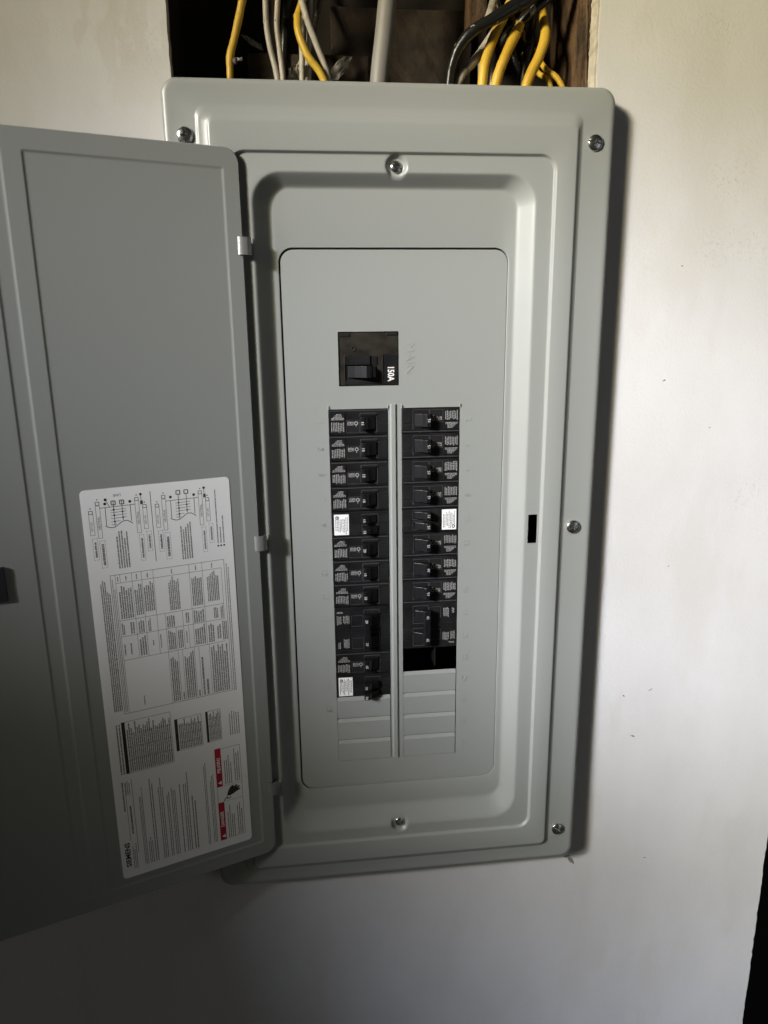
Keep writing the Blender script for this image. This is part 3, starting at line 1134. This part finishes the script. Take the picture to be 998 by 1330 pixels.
mb = MB()
mbox(mb, 1.4, 11.2, 1.4, 4.6, -0.9, 0.2)
mbox(mb, 45.8, 56.6, 1.4, 3.6, -0.9, 0.2)
mbox(mb, 42.0, 42.9, 21.4, 48.8, -1.0, 0.2, 0.2)
mbox(mb, 42.9, 56.6, 21.4, 49.0, -0.5, 0.2)
mbox(mb, 5.4, 30.2, 21.8, 30.8, -2.2, 0.2, 0.5)
mbox(mb, 30.6, 36.8, 23.0, 31.0, -0.8, 0.2, 0.3)
mbox(mb, 5.4, 6.4, 30.8, 49.0, -1.2, 0.2, 0.2)
mbox(mb, 5.4, 40.4, 45.4, 48.8, -0.9, 0.2, 0.4)
part(mb, 'escutcheon', ['black'], mainb)
mb = MB()
x0, x1, z0, z1 = MV(8.0, 35.6, 31.8, 42.6)
prof = [(x0, MFY + 0.4), (x0 + 1.0, MFY - 2.0), (x0 + 7.6, MFY - 4.2), (x0 + 14, MFY - 8.6), (x0 + 18, MFY - 10.4), (x0 + 21.4, MFY - 10.0),
        (x0 + 23.2, MFY - 7.0), (x0 + 24.4, MFY - 2.4), (x1, MFY - 1.4), (x1, MFY + 0.4)]
mb.prism(prof, 'z', z0, z1, bev=0.3)
hnd = part(mb, 'handle', ['handle'], mainb)
mb = MB().add(*lathe([(2.4, 0.2), (2.4, -0.5), (1.7, -0.5), (1.6, 0.12)], 18), 0, True)
o = part(mb, 'trip_button', ['dark'], mainb)
o.location = Vector((MX0 + 14.2, MFY - 0.05, MZ1 - 15.6)) * MM
mb = MB().text('150A', (MX0 + 50.2, MFY - 0.62, MZ1 - 40.0), RD_, UD_, 6.6, 0, 0, 0.78)
part(mb, 'amp_rating', ['printw'], mainb)

# ================================================================== door
TH = math.radians(159.9)
HX, HY = -137.0, -6.4
# local door frame: x = distance from hinge, -y = the inner face side, z = up. rotate about z.
# closed door lies along +x with the inner face looking at +y, so the open inner face is local +y mirrored below.
DU = Vector((math.cos(TH), -math.sin(TH), 0))
DN = Vector((math.sin(TH), math.cos(TH), 0)) * -1   # towards the viewer
if DN.y > 0:
    DN = -DN


def dmb(mb):
    """door-local (u, depth towards viewer negative, z) -> panel millimetres"""
    out = []
    for u, d, z in mb.v:
        p = Vector((HX, HY, 0)) + DU * u + DN * (-d) + Vector((0, 0, z))
        out.append(tuple(p))
    mb.v = out
    mb.f = [f[::-1] for f in mb.f]
    return mb


DT, DBm, DW = 343.2, -352.0, 281.0
mb = MB()
rec1 = (12.6, 168.6, -338.0, 328.4)
rec2 = (181.4, 196.2, -338.0, 328.4)
mb.bm(plate(rrect(0.4, DW, DBm, DT, 12, 10), [rrect(*rec1, 2.0, 3), rrect(*rec2, 2.0, 3)], 0, 0))
for (x0, x1, z0, z1) in (rec1, rec2):
    prev = None
    for ins, d, r in ((0, 0, 2.0), (0.7, 0.10, 2.0), (2.0, 0.52, 1.6), (2.9, 0.65, 1.4), (3.6, 0.68, 1.2)):
        lp = [(p[0], d, p[1]) for p in rrect(x0 + ins, x1 - ins, z0 + ins, z1 - ins, r, 3)]
        if prev:
            n = len(lp)
            mb.add(prev + lp, [(i, (i + 1) % n, n + (i + 1) % n, n + i) for i in range(n)], 0, True)
        prev = lp
    mb.add(prev, [tuple(range(len(prev)))], 0)
# returned edge and outer skin
o0 = rrect(0.4, DW, DBm, DT, 12, 10)
o1 = rrect(-0.2, DW + 0.6, DBm - 0.6, DT + 0.6, 12.6, 10)
n = len(o0)
mb.add([(p[0], 0, p[1]) for p in o0] + [(p[0], 0.5, p[1]) for p in o1] + [(p[0], 4.2, p[1]) for p in o1],
       [(i, (i + 1) % n, n + (i + 1) % n, n + i) for i in range(n)] + [(n + i, n + (i + 1) % n, 2 * n + (i + 1) % n, 2 * n + i) for i in range(n)], 0, True)
mb.add([(p[0], 4.2, p[1]) for p in o1], [tuple(range(n))], 0)
door = part(dmb(mb), 'door', ['grey'], None, 'hinged door swung wide open, dull grey inner face with a printed sheet')

# hinge straps
for z in (265.0, -6.5, -276.0):
    mb = MB()
    prof = []
    for k in range(13):
        t = math.radians(-10 + 200 * k / 12)
        prof.append((-1.5 + 6.4 * math.cos(t), 0.8 - 3.6 * math.sin(t)))
    inner = [(-1.5 + (p[0] + 1.5) * 0.86, 0.8 + (p[1] - 0.8) * 0.82) for p in prof[::-1]]
    pr = prof + inner
    n = len(pr)
    vs_ = [(p[0], p[1], z + s * 7.4) for s in (-1, 1) for p in pr]
    k = len(prof)
    fs = [(i, (i + 1) % n, n + (i + 1) % n, n + i) for i in range(n)]
    for s in (0, n):
        fs += [(s + i, s + i + 1, s + n - 2 - i, s + n - 1 - i) for i in range(k - 1)]
    mb.add(vs_, fs, 0, False)
    part(dmb(mb), 'hinge_strap', ['hinge'], door)

# latch
mb = MB()
mb.box(219.0, 262, -2.6, 0.5, -26.0, 4.2, bev=0.8, seg=2)
mb.box(232, 268, -4.2, -2.0, -20, -2, bev=0.8, seg=2)
part(dmb(mb), 'latch', ['latch'], door)

# ---- printed wiring and warning sheet on the door
random.seed(5)
LW, LH, LU, LZ = 129.5, 390.5, 155.0, 61.5
LD = 0.68 - 0.25


class Sheet(MB):
    """label millimetres: a from its left edge, b down from its top"""

    def P(self, a, b, d=0.0):
        return (LU - a, LD - 0.08 - d, LZ - b)

    def poly(self, pts, mi, d=0.0):
        self.add([self.P(a, b, d) for a, b in pts], [tuple(range(len(pts)))], mi)

    def rect(self, a0, a1, b0, b1, mi, d=0.0):
        self.poly([(a0, b0), (a0, b1), (a1, b1), (a1, b0)], mi, d)

    def seg(self, p, q, w=0.3, mi=1, d=0.0):
        p, q = Vector(p), Vector(q)
        t = (q - p)
        if t.length < 1e-6:
            return
        nn = Vector((-t.y, t.x)).normalized() * w / 2
        self.poly([p + nn, p - nn, q - nn, q + nn], mi, d)

    def box4(self, a0, a1, b0, b1, w=0.3, mi=1):
        for p, q in (((a0, b0), (a1, b0)), ((a1, b0), (a1, b1)), ((a1, b1), (a0, b1)), ((a0, b1), (a0, b0))):
            self.seg(p, q, w, mi)

    def dash(self, p, q, w=0.3, mi=1, step=1.6):
        p, q = Vector(p), Vector(q)
        L_ = (q - p).length
        k = 0
        while k < L_:
            self.seg(p + (q - p) * (k / L_), p + (q - p) * (min(k + step * 0.55, L_) / L_), w, mi)
            k += step

    def disc(self, a, b, r, mi=1, n=10, d=0.0):
        self.poly([(a + r * math.cos(2 * math.pi * k / n), b + r * math.sin(2 * math.pi * k / n)) for k in range(n)], mi, d)

    def up_text(self, s, a, b, h, mi=1, d=0.02, ws=1.0):
        """reads upwards; centre at (a,b)"""
        self.text(s, self.P(a, b, d), (0, 0, 1), (1, 0, 0), h, mi, 0, ws)

    def micro(self, a0, a1, b0, b1, n, mi=2, ink=0.55, ragged=0.3, cw=0.8, start='b1'):
        """n lines of illegible small print reading upwards (starting at b1)"""
        p = (a1 - a0) / n
        for i in range(n):
            a = a0 + (i + 0.5) * p
            hh = p * ink / 2
            e = b0 + random.random() * ragged * (b1 - b0)
            b = b1
            while b > e:
                w = random.uniform(0.8, 3.4) * cw
                x = b
                while x > max(b - w, e):
                    q = random.uniform(0.35, 0.55) * cw
                    k = random.uniform(0.6, 1.0)
                    self.rect(a - hh * k, a + hh, x - q, x, mi)
                    x -= q + 0.16 * cw
                b -= w + 0.5 * cw

    def para(self, a0, a1, b0, b1, n, **kw):
        self.micro(a0, a1, b0, b1, n, **kw)


sh = Sheet()
pts = rrect(0, LW, -LH, 0, 4.0, 6)
top = [(LU - a, LD - 0.05, LZ + b) for a, b in pts]
bot = [(LU - a, 0.70, LZ + b) for a, b in pts]
n = len(pts)
sh.add(top + bot, [tuple(range(n))] + [(i, (i + 1) % n, n + (i + 1) % n, n + i) for i in range(n)], 0)

for s in (0.0, 55.8):
    # busbars and lugs of the two small wiring diagrams
    sh.box4(11.6 + s, 15.0 + s, 14.7, 43.5); sh.up_text('NEUTRAL', 13.3 + s, 30, 1.9)
    sh.box4(5.5 + s, 9.0 + s, 21.5, 40.4); sh.up_text('EQPT GND', 7.2 + s, 32.5, 1.7, ws=0.8)
    sh.box4(44.4 + s, 47.7 + s, 13.4, 43.0); sh.up_text('NEUTRAL', 46.1 + s, 29, 1.9)
    sh.box4(50.6 + s, 54.0 + s, 20.6, 40.0); sh.up_text('EQPT GND', 52.3 + s, 31.5, 1.7, ws=0.8)
    for a, b in ((13.3, 12.6), (7.2, 20.0), (46, 12.0), (52.3, 19.2)):
        sh.box4(a - 1.5 + s, a + 1.5 + s, b - 1.4, b + 1.4, 0.5)
        sh.disc(a + 0.1 + s, b - 3.6, 0.55)
    for a in (26.4, 33.5):
        sh.box4(a - 1.7 + s, a + 1.7 + s, 11.6 - (s > 0) * 3.4, 15.0 - (s > 0) * 3.4, 0.75)
    sh.seg((15.0 + s, 16.8), (44.4 + s, 16.5), 0.45)
    sh.seg((19.4 + s, 16.7), (19.2 + s, 33.0), 0.5)
    sh.seg((40.3 + s, 16.7), (40.3 + s, 31.2), 0.5)
    sh.seg((26.4 + s, 12.0), (26.2 + s, 34.8), 0.5)
    sh.seg((33.5 + s, 12.0), (33.4 + s, 29.6), 0.5)
    for k, b in enumerate((19.4, 21.8, 24.4, 27.0, 30.0, 32.6)):
        x1 = 36.6 if k < 4 else 31 - (k - 4) * 3
        sh.seg((23.4 + s, b + 0.2), (x1 + s, b - 0.2), 0.35)
        if k < 5:
            sh.disc((26.3 if k % 2 == 0 else 33.45) + s, b, 0.85)
    cur = [(18.2, 33.2), (20.2, 34.4), (22.4, 35.2), (24.2, 35.4), (25.9, 35.1), (28.2, 33.8), (30.4, 32.1), (32.2, 30.9), (34.1, 30.2), (36.9, 30.3), (39, 31.6), (41.2, 33.5)]
    for p, q in zip(cur, cur[1:]):
        sh.seg((p[0] + s, p[1]), (q[0] + s, q[1]), 0.6)
    sh.disc(19.5 + s, 13.5, 1.3); sh.disc(40.3 + s, 13.5, 1.3); sh.disc(49.8 + s, 8.0, 1.2)
    sh.seg((49.8 + s, 8.0), (49.8 + s, 15.0), 0.4); sh.rect(48.9 + s, 51.2 + s, 13.8, 17.2, 2)
    for a0, a1, b0, b1 in ((6.4, 10.4, 43.4, 63), (12.0, 16.6, 46, 71), (45.6, 49.4, 45, 69), (52.2, 56.0, 42.5, 61)):
        sh.dash((a0 + s, b0), (a0 + s, b1)); sh.dash((a1 + s, b0), (a1 + s, b1)); sh.dash((a0 + s, b1), (a1 + s, b1)); sh.dash((a0 + s, b0), (a1 + s, b0))
        sh.micro(a0 + 0.9 + s, a1 - 0.9 + s, b0 + 3, b1 - 2.5, 1, mi=1, ink=0.8, ragged=0.05, cw=0.9)
    sh.micro(25.4 + s, 36.0 + s, 38.6, 73.4, 5, mi=1, ink=0.62, ragged=0.25, cw=0.9)
sh.disc(20.2, 9.9, 1.3); sh.seg((20.2, 9.9), (23.4, 17.0), 0.4)
sh.text('LINE', sh.P(30.0, 6.8, 0.02), (1, 0, 0), (0, 0, -1), 2.2, 1)
sh.seg((58.0, 6.4), (58.1, 71.5), 0.5)
for a, e in ((115.4, 11), (118.2, 47), (121.0, 36)):
    sh.disc(a, 65.0, 0.95)
    sh.micro(a - 0.75, a + 0.75, e, 62.5, 1, mi=1, ink=0.75, ragged=0.0, cw=0.9)

# big rating table
T0, T1, B0, B1 = 17.5, 119.5, 79.0, 215.0
sh.box4(T0, T1, B0, B1, 0.35)
for b in (87.0, 123.0, 138.5, 161.8):
    sh.seg((T0 + 4, b), (T1 - 3, b), 0.3)
for a, b0, b1 in ((21.6, B0, B1), (25.6, B0, 87), (35.6, B0, 161.8), (44.0, B0, 161.8), (54.2, B0, 161.8), (86.6, B0, 161.8), (98.6, B0, 161.8), (116.6, 87, 138.5), (61.6, 123, 215), (77.4, 123, 138.5), (70.4, 138.5, 161.8), (77.4, 138.5, 161.8), (82, 138.5, 161.8), (70.5, 161.8, 215), (74.5, 161.8, 215), (85.5, 161.8, 215), (90.0, 161.8, 215), (100.0, 161.8, 215)):
    sh.seg((a, b0), (a, b1), 0.25)
for a0, a1, b0, b1, n in ((23, 34.6, 89, 121.5, 6), (36.4, 43.4, 90, 120, 4), (44.6, 53.6, 88.5, 118, 5), (66.5, 76.4, 87.6, 121, 6), (87.6, 97.6, 88, 120.5, 6), (102.0, 113.4, 88, 118.6, 7),
                          (22.6, 25.4, 125.5, 137, 2), (30, 34, 125.5, 137, 2), (37, 42.6, 125, 137.6, 3), (45.6, 48.4, 125, 137.6, 2), (62.4, 70, 125.4, 137.4, 4), (79.8, 83.4, 126, 136, 2), (87.2, 97.6, 124.6, 137.6, 5), (106.4, 111, 125, 136.4, 3), (113, 116, 124.5, 137.4, 2),
                          (22.8, 24.6, 145, 157, 1), (28.4, 30, 145, 157, 1), (36.6, 43, 140.4, 160, 3), (48.2, 49.8, 147, 152, 1), (55.2, 56.6, 142, 156, 1), (62.4, 69.6, 140.4, 160, 4), (71.4, 76.4, 140.6, 160, 3), (79, 80.4, 144, 156, 1), (87.4, 97.6, 140, 160, 5), (100, 106, 140, 160, 3), (108.4, 112.6, 143, 158, 2), (113.6, 118.6, 140, 160, 3)):
    sh.micro(a0, a1, b0, b1, n, mi=1, ink=0.70, ragged=0.22, cw=0.85)
for a in (23.5, 30.5, 39.6, 49, 70.6, 92.6, 107.6):
    sh.micro(a - 0.7, a + 0.7, 81.2, 85.4, 1, mi=1, ink=0.8, ragged=0.0)
sh.micro(18.2, 20.9, 81, 213, 2, mi=2, ink=0.5, ragged=0.1)
sh.micro(35.4, 36.8, 201, 210, 1, mi=1, ink=0.7, ragged=0.0)
for a0, a1, n, b0 in ((62.4, 69.6, 4, 165), (71.6, 73.6, 1, 206), (75.4, 84.8, 5, 164), (86.6, 88.6, 1, 207), (91, 93.6, 1, 168), (94.4, 97.4, 1, 196), (101, 117.6, 8, 163)):
    sh.micro(a0, a1, b0, 213.6, n, mi=1, ink=0.70, ragged=0.18, cw=0.85)
sh.micro(8.2, 16.4, 82, 211, 5, mi=1, ink=0.70, ragged=0.12, cw=0.85)
sh.micro(120.6, 124.0, 80, 216, 2, mi=2, ink=0.5, ragged=0.1)

# three dense tables with black heading bars
sh.micro(7.6, 12.4, 223, 277, 2, mi=1, ink=0.6, ragged=0.05)
for a0, a1, b0, b1, bar, n in ((13.2, 57.8, 223.2, 277.2, 3.0, 22), (61.2, 86.8, 232.8, 266.8, 2.8, 13), (91.2, 105.8, 232.4, 265.8, 2.2, 8)):
    sh.box4(a0, a1, b0, b1, 0.3)
    sh.rect(a0, a0 + bar, b0, b1, 1)
    sh.micro(a0 + bar + 0.6, a1 - 0.6, b0 + 1, b1 - 1, n, mi=1, ink=0.72, ragged=0.22, cw=0.8)
    for k in range(1, 4):
        b = b0 + (b1 - b0) * k / 4
        sh.seg((a0 + bar, b), (a1, b), 0.25)
sh.micro(113.6, 124.6, 236, 264, 5, mi=1, ink=0.45, ragged=0.3)

# lower text, heading and maker's name
sh.up_text('SIEMENS', 6.6, 364.8, 5.0, 1, 0.02, 1.12)
sh.micro(7.0, 9.2, 285, 317, 1, mi=1, ink=0.7, ragged=0.0, cw=1.0)
sh.micro(12.2, 14.4, 312, 343, 1, mi=1, ink=0.8, ragged=0.0, cw=1.1)
sh.micro(10.8, 15.4, 352, 382, 3, mi=2, ink=0.5, ragged=0.3)
sh.micro(10.2, 15.0, 283, 300, 3, mi=2, ink=0.5, ragged=0.3)
sh.seg((16.6, 284), (16.6, 366), 0.35); sh.seg((10.4, 286), (10.4, 350), 0.3)
for a0, a1, b0, n in ((21.4, 25.4, 292, 3), (26.2, 31.0, 352, 3), (31.6, 35.6, 286, 2), (39.6, 45.0, 286, 3), (47.0, 50.4, 300, 2), (51.6, 56.4, 288, 3), (59.4, 61.4, 284, 1), (63.2, 69.0, 283, 3), (70.4, 75.4, 314, 2), (84.4, 87.4, 282, 2), (90.0, 94.4, 290, 3)):
    sh.micro(a0, a1, b0, 381.0, n, mi=1, ink=0.5, ragged=0.22, cw=0.9)
# warning box
sh.box4(97.2, 122.8, 276.6, 380.6, 0.3)
sh.seg((104, 319), (122.8, 319), 0.25); sh.seg((104, 337), (122.8, 337), 0.25)
for b0, b1, s, bt in ((275.4, 319.0, 'PELIGRO', 294.5), (337.2, 381.4, 'DANGER', 356.5)):
    sh.rect(97.1, 103.2, b0, b1, 3, 0.02)
    sh.up_text(s, 100.2, bt, 3.4, 0, 0.06, 1.0)
    bb = b1 - 4.6
    sh.poly([(98.4, bb), (102.2, bb + 2.2), (102.2, bb - 2.2)], 0, 0.06)
    sh.up_text('!', 100.9, bb, 1.9, 3, 0.09)
    sh.micro(105.2, 113.4, b0 + 4, b1 - 1.6, 4, mi=1, ink=0.5, ragged=0.4, cw=0.9)
    sh.micro(115.4, 121.6, b0 + 2, b1 - 2, 3, mi=2, ink=0.5, ragged=0.3, cw=0.9)
# pictogram: a hand drawn back from an arc
hand = [(106.5, 331.0), (108.0, 326.4), (110.0, 322.8), (112.6, 320.6), (114.4, 321.2), (113.2, 323.4), (116.4, 321.0), (118.2, 321.8), (116.4, 324.0),
        (119.4, 322.8), (120.6, 324.0), (118.0, 326.0), (120.2, 326.0), (120.6, 327.6), (117.4, 328.6), (113.6, 330.4), (110.0, 331.8)]
cen = (112.5, 326.6)
for p, q in zip(hand, hand[1:] + hand[:1]):
    sh.poly([cen, p, q], 1)
zz = [(103.2, 336.4), (105.2, 333.6), (107.0, 332.2), (106.8, 334.6), (109.0, 334.6), (110.8, 333.2)]
for p, q in zip(zz, zz[1:]):
    sh.seg(p, q, 0.9)
lab = part(dmb(sh), 'wiring_label', ['sticker', 'ink', 'inkg', 'red'], door,
           'white printed wiring and danger label with two red warning bars')
